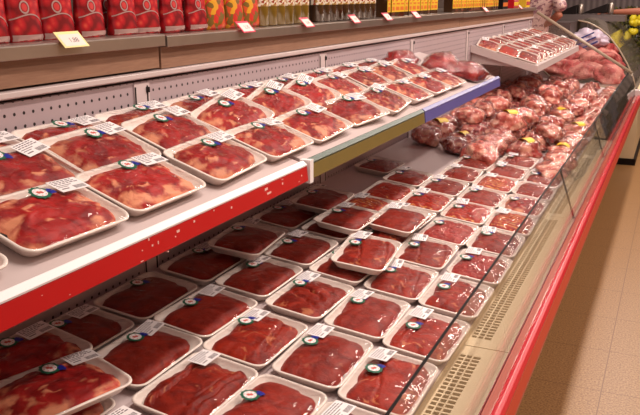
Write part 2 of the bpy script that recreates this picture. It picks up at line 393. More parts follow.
# bumper
b = MB(); b.prof([(-.305, .66), (-.301, .688), (-.299, .688), (-.297, .66)], Y0, YE-.2); cpart(b, 'glass_channel', M['bumpline'])
b = MB(); b.prof([(-.299, .655), (-.299, .681), (-.281, .672), (-.281, .655)], Y0, YE-.2); cpart(b, 'bumper_strip', M['bumpstrip'])
b = MB(); b.prof([(-.283, .64), (-.283, .676), (-.279, .683), (-.270, .686), (-.260, .683), (-.253, .675), (-.253, .64)], Y0, YE-.2); cpart(b, 'bumper', M['bump'], bev=.002)
b = MB(); b.prof([(-.32, .60), (-.27, .612), (-.244, .628), (-.243, .645), (-.2535, .672), (-.29, .672)], Y0, YE-.2); cpart(b, 'bumper_skirt', M['bumpside'], bev=.002)
b = MB(); b.box(-.31, -.235, YE-.2, YE-.12, .60, .73); cpart(b, 'bumper_end_bracket', M['white'], bev=.006)
# upper shelves
SS = .28
def shelfz(x): return 1.127+SS*(-.85-x)
def shelf(y0, y1, rail, nm, dz=0, front=True):
    b = MB()
    b.prof([(-.848, 1.127+dz), (-.852, 1.112+dz), (-1.268, shelfz(-1.268)-.016+dz), (-1.268, shelfz(-1.268)+dz)], y0, y1)
    s = cpart(b, 'shelf', M['white'])
    if front:
        b = MB(); b.prof([(-.850, 1.128+dz), (-.846, 1.131+dz), (-.829, 1.119+dz), (-.825, 1.083+dz), (-.830, 1.079+dz), (-.836, 1.083+dz)], y0+.003, y1-.003)
        r = b.obj('price_rail', M[rail]); r.parent = s
        b = MB(); b.prof([(-.848, 1.1305+dz), (-.840, 1.1335+dz), (-.828, 1.1245+dz), (-.8285, 1.121+dz)], y0+.003, y1-.003)
        r2 = b.obj('rail_lip', M['label' if rail == 'redrail' else 'darkgreen' if rail == 'olive' else rail]); r2.parent = s
    # brackets
    for y in (y0+.03, y1-.03):
        b = MB(); b.prof([(-.87, 1.108+dz), (-1.268, shelfz(-1.268)-.02+dz), (-1.268, 1.13+dz)], y-.003, y+.003)
        k = b.obj('bracket', M['white']); k.parent = s
    return s
s0 = shelf(-.45, .69, 'redrail', 'a')
s1 = shelf(.694, 1.775, 'redrail', 'b')
# worn white paper scraps left on the red rail
for (u, v, w, h) in ((150, 240, 1.2, 4), (153, 246, 1.5, 3), (159, 243, 1, 5), (178, 232, 3, 4), (176, 237, 1.2, 2), (141, 262, 3, 1.5), (143, 251, 1, 2), (195, 222, 1.5, 3), (266, 190, 3, 3.5), (268, 194, 4, 3), (283, 184, 1.2, 3), (283, 180, 1.6, 1), (302, 176, 1, 2), (232, 208, 1.4, 3), (215, 211, 1, 2), (70, 295, 1, 1.5), (43, 296, 1.3, 1), (168, 252, 1, 1.5), (299, 182, 1.4, 1)):
    p = onx(u, v, -.8245); q = onx(u+w, v, -.8245); d = h*(q.y-p.y)/max(w, .1)*.8
    d = h*.0010*max(.6, p.y)
    b = MB(); b.prof([(-.8300, p.z-d/2), (-.8232-.09*(p.z-1.064)-.0, p.z-d/2), (-.8232-.09*(p.z+d/2-1.064), p.z+d/2), (-.8300, p.z+d/2)], p.y, p.y+abs(q.y-p.y))
    k = b.obj('paper_scrap', M['redtxt']); k.parent = s1
s2 = shelf(1.80, 2.80, 'olive', 'c')
s3 = shelf(2.804, 4.15, 'bluerail', 'd')
b = MB(); b.box(-.852, -.822, 1.777, 1.797, 1.074, 1.134); k = b.obj('rail_end_cap', M['label']); k.parent = s1
s4 = shelf(5.32, 7.66, 'white', 'e', dz=-.035)
b = MB(); b.prof([(-.82, 1.045), (-.82, 1.092), (-1.268, 1.218), (-1.268, 1.17)], 5.31, 5.32); k = b.obj('side_board', M['white']); k.parent = s4
# partition at the far end of the case
pr = ony(625, 88, YE); pl = ony(562, 84, YE); pt = ony(544, 71, YE)
prof = [(-.345, .60), (pr.x, pr.z), (pl.x, pl.z), (pl.x-.05, pl.z+.01), (pl.x-.09, pl.z+.04), (pt.x, pt.z), (-1.27, pt.z+.02), (-1.27, .60)]
b = MB(); b.prof(prof, YE, YE+.03); cpart(b, 'end_panel', M['white'])
b = MB(); b.tube([(x, YE-.005, z) for x, z in prof[1:6]], .009); cpart(b, 'end_rim', M['clear'], sm=True)
ba, bb = ony(537, 12, YE), ony(632, 73, YE)
b = MB(); b.tube([ba, bb], .014, 10); cpart(b, 'partition_bar', M['clear'], sm=True)
b = MB(); b.prof([(pr.x, pr.z), (pl.x, pl.z), (pl.x-.09, pl.z+.04), (pt.x, pt.z), (-1.26, pt.z), (-1.26, ba.z-.01), (ba.x, ba.z), (bb.x, bb.z)], YE+.008, YE+.014)
cpart(b, 'partition_glass', M['pglass'])
b = MB(); b.tube([(bb.x, YE, bb.z), (pr.x+.02, YE, pr.z), (pr.x+.055, YE, .66)], .012); cpart(b, 'corner_post', M['clear'], sm=True)
b = MB(); b.prof([(-.345, .69), (-.345, .70), (-.405, .83), (-.41, .70)], 5.06, 5.075); cpart(b, 'inner_end_plate', M['beige'])
b = MB(); b.prof([(GB[0]-.01, .683), (GT[0]-.014, .862), (GT[0]-.02, .862), (GB[0]-.016, .683)], 5.08, YE-.01); cpart(b, 'dark_reflection_plate', M['black'])  # black plate added to stand for a dark reflection in the far panes

# ------------------------------------------------------------ wooden topped ledge with steel shelf
def ledge(y0, y1, dz, label):
    t = empty('grocery_ledge', (-1.4, (y0+y1)/2, 1.346))
    inv = Matrix.Translation((1.4, -(y0+y1)/2, -1.346))
    tag(t, label, 'ledge', 'sections of the grocery ledge above the case')
    b = MB(); b.box(-1.29, -1.272, y0, y1, 1.347+dz, 1.404+dz); o = b.obj('wood_fascia', M['wood'], t); o.matrix_parent_inverse = inv
    b = MB(); b.prof([(-1.89, 1.436+dz), (-1.252, 1.436+dz), (-1.248, 1.433+dz), (-1.248, 1.405+dz), (-1.27, 1.405+dz), (-1.27, 1.424+dz), (-1.89, 1.424+dz)], y0, y1)
    o = b.obj('steel_shelf', M['steel'], t, bev=.0015); o.matrix_parent_inverse = inv
ledge(-.7, 1.782, .004, 'steel shelf with wooden fascia carrying the large red pouches, nearest section')
ledge(1.792, 5.0, 0, 'steel shelf with wooden fascia carrying the oil bottles, middle section')
ledge(5.005, 7.75, -.004, 'steel shelf with wooden fascia under the yellow labels, farthest section')

# ------------------------------------------------------------ meat trays
TW, TL = .164, .252
def rrect(w, l, r, n=5):
    pts = []
    for cx, cy, a0 in ((w/2-r, l/2-r, 0), (-w/2+r, l/2-r, pi/2), (-w/2+r, -l/2+r, pi), (w/2-r, -l/2+r, 1.5*pi)):
        for i in range(n+1):
            a = a0+i*pi/2/n; pts.append((cx+r*math.cos(a), cy+r*math.sin(a)))
    return pts
def tray_mesh(w, l, name):
    rings = [(w-.035, l-.035, .018, 0), (w-.008, l-.008, .026, .019), (w, l, .028, .021), (w-.001, l-.001, .028, .0235), (w-.010, l-.010, .024, .0240), (w-.014, l-.014, .022, .021), (w-.040, l-.040, .016, .004)]
    v = []; f = []
    for a, c, r, z in rings: v += [(x, y, z) for x, y in rrect(a, c, r)]
    n = 24
    for i in range(len(rings)-1):
        for k in range(n): f.append((i*n+k, i*n+(k+1) % n, (i+1)*n+(k+1) % n, (i+1)*n+k))
    f.append(tuple(range(n))[::-1]); f.append(tuple((len(rings)-1)*n+k for k in range(n)))
    return mesh(name, v, f, [M['foam']], sm=True)
ME_TRAY = tray_mesh(TW, TL, 'foam_tray')

def fbm(x, y, z=0, o=3):
    s = 0; a = 1; t = 0
    for i in range(o): s += a*noise.noise(Vector((x, y, z))); t += a; a *= .5; x *= 2.1; y *= 2.1; z += 7
    return s/t
def sstep(a, b_, x):
    t = max(0, min(1, (x-a)/(b_-a))); return t*t*(3-2*t)
def meat_pair(kind, seed, w=TW, l=TL):
    rnd = random.Random(seed*31+hash(kind) % 1 if False else seed*31+len(kind)); sd = rnd.uniform(0, 80)
    nr, na = 22, 64
    a0, b0 = (w-.017)/2, (l-.019)/2
    ex = .55+rnd.uniform(-.08, .12); ey = rnd.uniform(-.25, .3); er = rnd.uniform(.42, .58)
    cuts = sorted(rnd.uniform(-.7, .7) for _ in range(rnd.choice((2, 3, 3)))); ang = rnd.uniform(-.5, .5)+(0 if rnd.random() < .6 else 1.2)
    def height(x, y, r):   # x,y in -1..1
        edge = (1-r**6)
        d = .015+.017*edge*(1-.25*r*r)
        ft = 0
        wx = x+.25*fbm(x*1.6+sd, y*1.6, 3); wy = y+.25*fbm(x*1.6, y*1.6+sd, 9)
        if kind == 'rib':
            q = math.hypot((wx-.12)/1.0, (wy-ey)/1.25)
            br = fbm(x*2.3+sd, y*2.3+4, 6)
            q += .55*fbm(x*2.2+sd, y*2.2, 11)
            ring = abs(q-er); ft = (1-sstep(.0, .11, ring))*sstep(-.12, .2, br)*.85
            ft = max(ft, sstep(er+.12, er+.5, q-.25*(-y))*(.62+1.6*fbm(x*3.4+sd, y*3.4, 1))*.9)
            ft = max(ft, sstep(.30, .95, -y+.8*fbm(x*2+sd, y*2, 2))*(.50+1.5*fbm(x*3.2+sd, y*3.2, 3)))
            ft = max(ft, sstep(.90, 1.0, r)*.45)
            d += .007*fbm(x*2.6+sd, y*2.6)+.002*(1-sstep(0, .12, ring))
        elif kind == 'lean':
            p = wx*math.sin(ang)+wy*math.cos(ang)
            k = sum(1 for c in cuts if p > c); near = min(abs(p-c) for c in cuts)
            d += .004*math.sin(k*2.3+seed)-.007*(1-sstep(0, .05, near))+.004*fbm(x*2+sd, y*2)
            ft = (1-sstep(.01, .05, abs(fbm(wx*1.1+sd, wy*1.1+seed, 5))))*.62*sstep(.0, .2, fbm(x*1.2, y*1.2+sd, 2)+.1)
            ft = max(ft, (1-sstep(0.0, .05, abs(near-.06)))*.35*sstep(0, .3, fbm(x*2+sd, y*2, 8)))
        elif kind == 'slab':
            d += .005*fbm(x*1.5+sd, y*1.5); ft = (1-sstep(.0, .03, abs(fbm(wx*.9+sd, wy*.9, 5))))*.4
        elif kind == 'chops':
            p = wy*5.0+wx*1.0+seed; s_ = p-math.floor(p)
            d += .006*s_-.002; ft = (1-sstep(.10, .22, s_))*.85; ft = max(ft, .3*sstep(.2, .6, fbm(x*2, y*2+sd)))
        elif kind == 'mince':
            d += .007*fbm(x*9+sd, y*13, 0, 2); ft = .25+.3*fbm(x*12+sd, y*16)
        return d, max(0, min(1, ft))
    v = []; fv = []; fr = []
    def outline(t):
        c, s = math.cos(t), math.sin(t); p = 4.6
        q = (abs(c)**p+abs(s)**p)**(-1/p)
        return q*(1-.35*max(0, fbm(c*1.3+sd, s*1.3, 4)-.05)-(.02 if kind != 'mince' else 0))
    H_ = {}
    for i in range(nr+1):
        for k in range(na):
            t = 2*pi*k/na; r = i/nr; q = outline(t)*min(1, r*1.0); x = math.cos(t)*q; y = math.sin(t)*q
            z, ft = height(x, y, r)
            if i == nr: z = .011
            v.append((x*a0, y*b0, z)); fv.append(ft)
    f = []
    for i in range(nr):
        for k in range(na): f.append((i*na+k, (i+1)*na+k, (i+1)*na+(k+1) % na, i*na+(k+1) % na))
    me = mesh('meat', v, f, [M[kind]], sm=True)
    at = me.attributes.new('fat', 'FLOAT', 'POINT'); at.data.foreach_set('value', fv)
    # film: stretched from the rim over the meat
    rim = rrect(w-.003, l-.003, .027, 15); n = len(rim); v2 = []; f2 = []; m = 12
    for i in range(m+1):
        r = i/m
        for (x, y) in rim:
            xx, yy = x*r, y*r
            q = max(abs(x*r)/(w/2), abs(y*r)/(l/2))
            t = math.atan2(yy/b0, xx/a0) if r > 0 else 0; rr = math.hypot(xx/a0, yy/b0)/outline(t)
            zt_ = height(xx/a0, yy/b0, min(1, rr))[0] if rr < 1 else .008
            zr = .0262+.007*(1-q**2)
            z = max(zt_+.0018, zr) if i < m else .0245
            v2.append((xx, yy, z))
    for i in range(m):
        for k in range(n): f2.append((i*n+k, (i+1)*n+k, (i+1)*n+(k+1) % n, i*n+(k+1) % n))
    mf = mesh('plastic_film', v2, f2, [M['film']], sm=True)
    return me, mf
def label_mesh():
    b = MB(); b.box(-.020, .020, -.028, .028, 0, .0006)
    z0, z1 = .0006, .0009
    rnd = random.Random(3)
    for i, x in enumerate((-.016, -.011, -.006)):
        y = -.024
        while y < .018:
            w = rnd.uniform(.003, .008); b.box(x-.0011, x+.0011, y, y+w, z0, z1, 1); y += w+.0022
    b.box(-.001, .0006, -.024, .005, z0, z1, 1); b.box(.004, .0055, -.024, -.004, z0, z1, 1)
    y = .002
    while y < .022: w = rnd.choice((.0007, .0014, .001)); b.box(.006, .016, y, y+w, z0, z1, 1); y += w+.0013
    b.box(.010, .0125, -.022, -.008, z0, z1, 1)
    return b.me('price_label', [M['label'], M['ink']])
def rosette_meshes():
    b = MB(); v = [(0, 0, .0006)]; n = 44
    for k in range(n):
        a = 2*pi*k/n; r = .0225+.0016*math.cos(11*a); v.append((r*math.cos(a), r*math.sin(a), .0003))
    b.add(v, [(0, k+1, (k+1) % n+1) for k in range(n)], 0)
    b.lathe([(.0155, .0006), (.0155, .0012)], 24, mi=1)
    b.box(-.006, .003, -.007, .0005, .0012, .0015, 2); b.box(-.002, .006, -.001, .006, .0012, .0016, 2)
    for i in range(7): a = 2*pi*i/7+.3; b.box(.0125*math.cos(a)-.0012, .0125*math.cos(a)+.0012, .0125*math.sin(a)-.0012, .0125*math.sin(a)+.0012, .0012, .0014, 2)
    m1 = b.me('rosette_sticker', [M['green'], M['rosewhite'], M['rosered']])
    b = MB()
    for s, a in ((1, -.15), (1, .6)):
        R_ = Matrix.Translation((.012, .012, 0)) @ Matrix.Rotation(a-.1, 4, 'Z')
        b.box(-.0045, .0045, .004, .019, .0001, .0007, 0, R_)
        b.box(-.006, .006, .014, .017, .0007, .0010, 0, R_)
    m2 = b.me('ribbon', [M['blue']])
    return m1, m2
ME_LABEL = label_mesh(); ME_ROS, ME_RIB = rosette_meshes()
PAIRS = {}
for kind, n in (('rib', 8), ('lean', 7), ('slab', 3), ('chops', 3), ('mince', 2)):
    PAIRS[kind] = [meat_pair(kind, i+1) for i in range(n)]
CNT = {'k': 0}
DESC = {'rib': 'marbled fatty steak', 'lean': 'lean sliced red beef', 'slab': 'dark red beef slab', 'chops': 'fat-striped chops', 'mince': 'minced red meat'}
def tray(loc, slope, kind, label, group, yaw=0, pitch=0, stick=True, lab=True, scale=1):
    mt = Matrix.Translation(loc) @ Matrix.Rotation(math.atan(slope), 4, 'Y') @ Matrix.Rotation(pitch, 4, 'X') @ Matrix.Rotation(yaw, 4, 'Z') @ Matrix.Scale(scale, 4)
    t = empty('meat_tray', mtx=mt)
    tag(t, label, 'meat tray', group)
    i = CNT['k']; CNT['k'] += 1
    me, mf = PAIRS[kind][i*5 % len(PAIRS[kind])] if kind in ('rib', 'lean') else PAIRS[kind][i % len(PAIRS[kind])]
    flip = random.random() < .45
    link('foam_tray', ME_TRAY, t)
    a = link('meat', me, t); c = link('plastic_film', mf, t)
    if flip: a.rotation_euler.z = pi; c.rotation_euler.z = pi
    if lab:
        o = link('price_label', ME_LABEL, t); o.scale = (1.15, 1.15, 1); o.location = (-.045+random.uniform(-.004, .004), .082+random.uniform(-.008, .006), .0345); o.rotation_euler = (random.uniform(-.03, .06), random.uniform(-.1, -.02), random.uniform(-.15, .15))
    if stick:
        o = link('rosette_sticker', ME_ROS, t); o.scale = (.86, .86, 1); o.location = (-.044+random.uniform(-.006, .006), .010+random.uniform(-.02, .02), .0350); o.rotation_euler.z = random.uniform(-.3, .3)
        q = link('ribbon', ME_RIB, o)
    return t
ORD = ['nearest', 'second', 'third', 'fourth', 'fifth', 'sixth', 'seventh', 'eighth', 'ninth', 'tenth', 'eleventh', 'twelfth', 'thirteenth', 'fourteenth', 'fifteenth', 'sixteenth', 'seventeenth', 'eighteenth', 'nineteenth', 'twentieth', 'twenty-first', 'twenty-second', 'twenty-third', 'twenty-fourth']
DT = .12
# lower deck: five files of trays (x, then list of (y, kind, lift, yaw))
cols = [
 ('file against the glass', -.492, [(.94, 'lean'), (1.21, 'lean'), (1.475, 'lean'), (1.745, 'lean'), (2.03, 'lean'), (2.30, 'mince'), (2.57, 'slab'), (2.83, 'chops'), (3.09, 'rib'), (3.35, 'slab'), (3.61, 'lean')]),
 ('second file from the glass', -.658, [(.95, 'lean'), (1.215, 'slab'), (1.485, 'slab'), (1.76, 'slab'), (2.03, 'lean'), (2.30, 'lean'), (2.565, 'mince'), (2.83, 'chops'), (3.08, 'slab'), (3.34, 'chops'), (3.60, 'slab'), (3.86, 'lean')]),
 ('third file from the glass', -.824, [(.95, 'lean'), (1.215, 'lean'), (1.485, 'lean'), (1.775, 'lean'), (2.05, 'slab'), (2.33, 'lean'), (2.60, 'slab'), (2.86, 'chops'), (3.12, 'slab'), (3.38, 'lean'), (3.64, 'slab')]),
 ('fourth file from the glass', -.990, [(.96, 'rib'), (1.265, 'slab'), (1.53, 'slab'), (1.80, 'slab'), (2.07, 'slab'), (2.34, 'slab'), (2.61, 'chops'), (2.87, 'chops'), (3.13, 'slab')]),
 ('file at the back wall', -1.160, [(.97, 'rib'), (1.25, 'slab'), (1.51, 'slab'), (1.79, 'slab'), (2.06, 'slab'), (2.33, 'slab'), (2.60, 'chops'), (3.24, 'lean')]),
]
for nm, x, lst in cols:
    for i, (y, kd) in enumerate(lst):
        far = y > 2.5
        xx = x+random.uniform(-.004, .004)
        tray((xx, y+random.uniform(-.006, .006), deckz(xx)+.0015), DT, kd, '%s tray, lower deck, %s, %s from camera' % (DESC[kd], nm, ORD[i] if i else 'nearest'), 'meat trays on the lower deck',
             yaw=random.uniform(-.03, .03), stick=(random.random() < .8 if kd != 'chops' else random.random() < .4), lab=random.random() < (.9 if not far else .55))
# upper layer on the lower deck
for (x, y, lift, kd, yaw, lb, st, sl) in (
    (-.775, 2.07, .045, 'lean', .10, 1, 1, 'lean sliced beef with curved fat seams on raised tray above the lower deck middle'),
    (-.80, 2.44, .045, 'slab', .0, 1, 0, 'bright red beef tray stacked on another, beside the trays facing the glass'),
    (-.94, 2.33, .045, 'slab', -.02, 1, 1, 'dark beef tray stacked highest in the middle of the lower deck'),
    (-1.09, 2.46, .045, 'slab', .05, 0, 1, 'dark beef tray stacked under the red and olive rail joint'),
    (-1.10, 1.93, .045, 'slab', .12, 0, 1, 'dark beef tray lying askew on others below the red rail end'),
    (-1.115, 1.05, .045, 'rib', -.1, 1, 1, 'marbled cut on raised tray in the bottom left corner, nearer the back wall'),
    (-.985, 1.0, .05, 'rib', -.25, 1, 1, 'marbled cut on raised tray in the bottom left corner, nearer the aisle'),
):
    tray((x, y, deckz(x)+lift), DT, kd, sl, 'trays stacked on other trays on the lower deck', yaw=yaw, pitch=random.uniform(-.02, .04), stick=bool(st), lab=bool(lb))

# upper shelf: three overlapping files
def up(x, y, kd, lift, label, sl=.36, yaw=0, pitch=0, stick=True, lab=True):
    tray((x, y, shelfz(x)+lift), sl, kd, label, 'meat trays on the upper shelf', yaw, pitch, stick, lab)
front = [(.70, 0, 0), (.985, -.03, 0), (1.245, 0, 0), (1.525, .06, 0), (1.79, .02, .0), (2.07, .0, .06), (2.375, -.12, .10), (2.67, .1, .02), (2.94, .0, -.02), (3.21, .0, 0), (3.47, .0, 0)]
for i, (y, yaw, pt_) in enumerate(front):
    up(-.948, y, 'rib', .008, 'marbled steak on white tray, upper shelf front file, %s from camera' % ORD[i], yaw=yaw, pitch=pt_)
mid = [(.78, 0), (1.05, .0), (1.29, .05), (1.555, .08), (1.84, .15), (2.10, .2), (2.33, .15), (2.59, .05), (2.87, .0), (3.12, .1), (3.40, .05)]
for i, (y, yaw) in enumerate(mid):
    up(-1.085, y, 'rib', .016, 'marbled steak on white tray, upper shelf middle file, %s from camera' % ORD[i], yaw=yaw, sl=.42, pitch=(.1 if i in (4, 5, 6) else 0))
back = [(.80, 0), (1.07, 0), (1.33, .0), (1.59, .0), (1.86, .05), (2.13, .0), (2.40, .05), (2.68, .0), (2.95, .0), (3.22, .0)]
for i, (y, yaw) in enumerate(back):
    up(-1.182, y, 'rib' if i % 3 else 'lean', .0, 'marbled steak on white tray, upper shelf wall side file, %s from camera' % ORD[i], yaw=yaw, sl=.30)

# bags
def bag_meshes(seed, sx, sy, sz, key, bagpad=1.06):
    rnd = random.Random(seed); sd = rnd.uniform(0, 90)
    bm = bmesh.new(); bmesh.ops.create_icosphere(bm, subdivisions=4, radius=1)
    fv = []
    for v in bm.verts:
        p = v.co.copy(); k = 1+.28*noise.noise(p*1.6+Vector((sd, 0, 0)))+.13*noise.noise(p*3.6+Vector((0, sd, 0)))
        v.co = Vector((p.x*sx*k, p.y*sy*k, max(-.35, p.z)*sz*k+.35*sz)); fv.append(max(0, min(1, .38+.9*noise.noise(p*2.2+Vector((0, 0, sd))))))
    me = bpy.data.meshes.new('meat'); bm.to_mesh(me); me.materials.append(M[key]); smooth(me)
    at = me.attributes.new('fat', 'FLOAT', 'POINT'); at.data.foreach_set('value', fv)
    for v in bm.verts:
        v.co *= bagpad; v.co.z += .001
        # gathered corners of the bag
        c = v.co; 
        if abs(c.y) > sy*.75: c.y *= 1.18; c.z *= .8
    mf = bpy.data.meshes.new('plastic_film'); bm.to_mesh(mf); mf.materials.append(M['bagfilm']); smooth(mf); bm.free()
    return me, mf
BAGS = [bag_meshes(i, .066+.006*(i % 3), .105-.008*(i % 2), .045+.008*(i % 3), ('bagmeat', 'bagdark', 'bagmeat', 'bagdark', 'bagmeat', 'bagmeat')[i % 6]) for i in range(6)]
RBAGS = [bag_meshes(20+i, .085, .15, .06, 'bagred') for i in range(2)]
def ylabel_mesh():
    b = MB(); n = 6; v = []; f = []
    for i in range(n+1):
        t = -.9+1.8*i/n
        for y in (-.045, .045): v.append((.05*math.sin(t), y, .05*math.cos(t)-.05))
    for i in range(n): f.append((2*i, 2*i+2, 2*i+3, 2*i+1))
    b.add(v, f); b.add([(x, y*.5+.01, z+.0008) for x, y, z in v[4:8]], [(0, 2, 3, 1)], 1)
    return b.me('yellow_label', [M['yellow'], M['orange']])
ME_YL = ylabel_mesh()
def bag(loc, mm, label, group, yaw, slope=DT, yl=False, sc=1, cat='bag of meat', roll=0):
    mt = Matrix.Translation(loc) @ Matrix.Rotation(math.atan(slope), 4, 'Y') @ Matrix.Rotation(yaw, 4, 'Z') @ Matrix.Rotation(roll, 4, 'X') @ Matrix.Scale(sc, 4)
    t = empty('meat_bag', mtx=mt); tag(t, label, cat, group)
    link('meat', mm[0], t); link('plastic_film', mm[1], t)
    if yl:
        o = link('yellow_label', ME_YL, t); o.scale = (.8, .75, .8); z = max(v.co.z for v in mm[1].vertices); o.location = (.0, 0, z+.002)
    return t
files = ['beside the glass', 'second from the glass', 'third from the glass', 'fourth from the glass', 'by the back wall']
yls = {(0, 2), (1, 1), (3, 1), (4, 2), (2, 3), (0, 5), (1, 3)}
r = 0; y = 3.74
bxs = [-.49, -.655, -.82, -.985, -1.15]
while y < 7.55:
    for j, x in enumerate(bxs):
        if j == 4 and (y < 3.9): continue
        if j == 4 and 4.0 < y < 4.6: pass
        i = r*5+j; xx = x+random.uniform(-.012, .012); yy = y+random.uniform(-.03, .03)+(.1 if j % 2 else 0)
        if yy > 7.42 or (r == 0 and j == 1): continue
        yl = (j, r) in yls
        kd = BAGS[(i*7+r) % 6]
        lift = .012+(.03 if 4.6 < y < 6.3 else 0)*random.random()
        bag((xx, yy, deckz(xx)+lift), kd, 'clear meat bag%s, lower deck, %s, %s rank beyond trays' % (' with yellow label' if yl else '', files[j], ORD[r] if r else 'first'), 'bags of meat at the far end of the lower deck', random.uniform(-.5, .5), yl=yl, sc=random.uniform(.92, 1.1)*(.82 if y > 6.4 else 1))
    y += .222; r += 1
r2 = r
# second layer, heaped towards the far end
y = 4.35; r = 0
while y < 6.35:
    for j, x in enumerate((-.60, -.80, -1.02)):
        xx = x+random.uniform(-.03, .03)
        bag((xx, y+random.uniform(-.04, .04), deckz(xx)+.085), BAGS[(r*3+j*5) % 6], 'clear meat bag on top of the heap, %s, %s from near end' % (('nearer the glass', 'along its middle', 'nearer the wall')[j], ORD[r] if r else 'first'), 'bags of meat heaped on other bags', random.uniform(-.8, .8), sc=random.uniform(.9, 1.05), yl=(r, j) in ((0, 1), (2, 0)))
    y += .31; r += 1
bag((-1.03, 3.72, shelfz(-1.03)+.012), RBAGS[0], 'large glossy dark red meat bag near the far end of the upper shelf', 'red meat bags on the upper shelf', .1, slope=SS)
bag((-.93, 3.80, shelfz(-.93)+.012), RBAGS[1], 'long glossy red meat bag at the outermost corner above the blue rail', 'red meat bags on the upper shelf', -.35, slope=SS, sc=.85)
bag((-1.17, 3.52, shelfz(-1.17)+.012), RBAGS[1], 'glossy red meat bag lying against the perforated wall, upper shelf', 'red meat bags on the upper shelf', .0, slope=SS, sc=.8)

# far shelf: trays leaning like tiles
for i in range(11):
    for j in range(3):
        x = -1.18+j*.13; y = 5.45+i*.198+.03*j
        tray((x, y, shelfz(x)-.035+.008), .33, ('rib', 'chops', 'lean')[(i+j) % 3], '%s on tilted tray, far shelf, %s, %s from its near end' % (DESC[('rib', 'chops', 'lean')[(i+j) % 3]], ('wall side', 'middle line', 'aisle side')[j], ORD[i] if i else 'first'), 'trays leaning on the far shelf', yaw=.12+random.uniform(-.05, .05), pitch=.13, stick=False, lab=(i+j) % 4 == 0, scale=.95)

# little yellow card at bottom left
p = onp(0, 404, DS, -.494, .75)
b = MB(); b.box(-.002, .002, -.05, .05, 0, .05, 0); b.box(.002, .004, -.03, .03, .015, .035, 1)
o = b.obj('yellow_card', [M['yellow'], M['orange']]); o.location = (p.x, p.y-.025, p.z); o.rotation_euler = (0, -.3, .2)
tag(o, 'yellow card at the picture\'s lower left edge among the meat trays', 'card')

# ------------------------------------------------------------ groceries on the ledge
ZT = 1.4365
def pouch_mesh():
    v = []; f = []; n = 20; prof_ = []
    W, HH = .052, .17
    for i in range(13):
        t = i/12; z = HH*t
        th = .026*(1-t)**.7+.002 if t > .05 else .022
        w = W*(1-.05*math.sin(pi*t)) if t > .05 else W*.94
        for k in range(n):
            a = 2*pi*k/n; c, s = math.cos(a), math.sin(a)
            v.append((th*math.copysign(abs(c)**.9, c), w*math.copysign(abs(s)**.75, s), z))
    for i in range(12):
        for k in range(n): f.append((i*n+k, i*n+(k+1) % n, (i+1)*n+(k+1) % n, (i+1)*n+k))
    f.append(tuple(range(n))[::-1]); f.append(tuple(12*n+k for k in range(n)))
    return v, f
PV, PF = pouch_mesh()
def surfx(y, z):
    t = z/.17; th = .026*(1-t)**.7+.002 if t > .05 else .022; w = .052*(1-.05*math.sin(pi*t))
    s = min(.98, abs(y)/w); return th*(1-s**(2/.75))**.45+.0008
def patch(fn, nu, nv, m, name):
    v = []; f = []
    for i in range(nu+1):
        for j in range(nv+1):
            y, z = fn(i/nu, j/nv); v.append((surfx(y, z), y, z))
    for i in range(nu):
        for j in range(nv): f.append((i*(nv+1)+j, (i+1)*(nv+1)+j, (i+1)*(nv+1)+j+1, i*(nv+1)+j+1))
    return mesh(name, v, f, [m], sm=True)
ME_PB = mesh('pouch_body', PV, PF, [M['pouch']], sm=True)
ME_PB2 = mesh('pouch_body', PV, PF, [M['mixpouch']], sm=True)
ME_SW = patch(lambda u, w: (-.049+.098*u, .004+(.010+.030*u**.5*(1-.55*u**4))*w if True else 0), 16, 4, M['silver'], 'silver_swoosh')
ME_SW = patch(lambda u, w: (-.049+.098*u, (.050+.012*math.sin(u*2.6))+.003*w-.030*u**6), 16, 2, M['silver'], 'silver_swoosh')
ME_BT = patch(lambda u, w: (-.048+.096*u, .006+.013*w), 14, 2, M['silver'], 'bottom_band')
ME_RG = patch(lambda u, w: (-.012+(.0105+.004*w)*math.cos(2*pi*u), .078+(.0105+.004*w)*math.sin(2*pi*u)), 22, 1, M['silver'], 'round_emblem')
ME_TM = patch(lambda u, w: (-.012+.0085*w*math.cos(2*pi*u), .078+.0085*w*math.sin(2*pi*u)), 16, 2, plain('tomato_mark', srgb(196, 40, 40), .4), 'tomato_mark')
ME_LF = patch(lambda u, w: (-.046+.022*u*(1-.3*w), .118+.045*w), 4, 4, M['leafg'], 'green_leaf')
def pouch(u, v_, label, x=-1.325, yaw=0, grp='red tomato pouches on the steel shelf', mixed=False):
    p = onx(u, v_, x)
    t = empty('food_pouch', (x, p.y, ZT)); t.rotation_euler.z = yaw; tag(t, label, 'pouch', grp)
    link('pouch_body', ME_PB2 if mixed else ME_PB, t)
    if not mixed:
        for n_, m_ in (('silver_swoosh', ME_SW), ('bottom_band', ME_BT), ('round_emblem', ME_RG), ('tomato_mark', ME_TM), ('green_leaf', ME_LF)): link(n_, m_, t)
pl_ = [(24, 'red tomato pouch leftmost on the steel shelf, left of the cream price tag'), (57, 'red tomato pouch standing behind the cream price tag'), (90, 'red tomato pouch first to the right of the cream price tag'), (123, 'red tomato pouch second to the right of the cream price tag'), (146, 'red tomato pouch just left of the ledge joint'), (172, 'red tomato pouch just right of the ledge joint'), (196, 'red tomato pouch farthest along, beside the orange-yellow pouches')]
for i, (u, l) in enumerate(pl_): pouch(u, 38, l, yaw=(.05, -.05, .08, 0, -.06, .02, .04)[i])
pouch(-12, 38, 'red tomato pouch cut off by the left picture edge')
for k, (u, l) in enumerate(((106, 'red pouch in the rear line, seen between the third and fourth front pouches'), (44, 'red pouch in the rear line behind the two nearest pouches'), (186, 'red pouch in the rear line before the orange-yellow pouches'))):
    pouch(u, 30, l, x=-1.42, grp='red tomato pouches in the rear line')
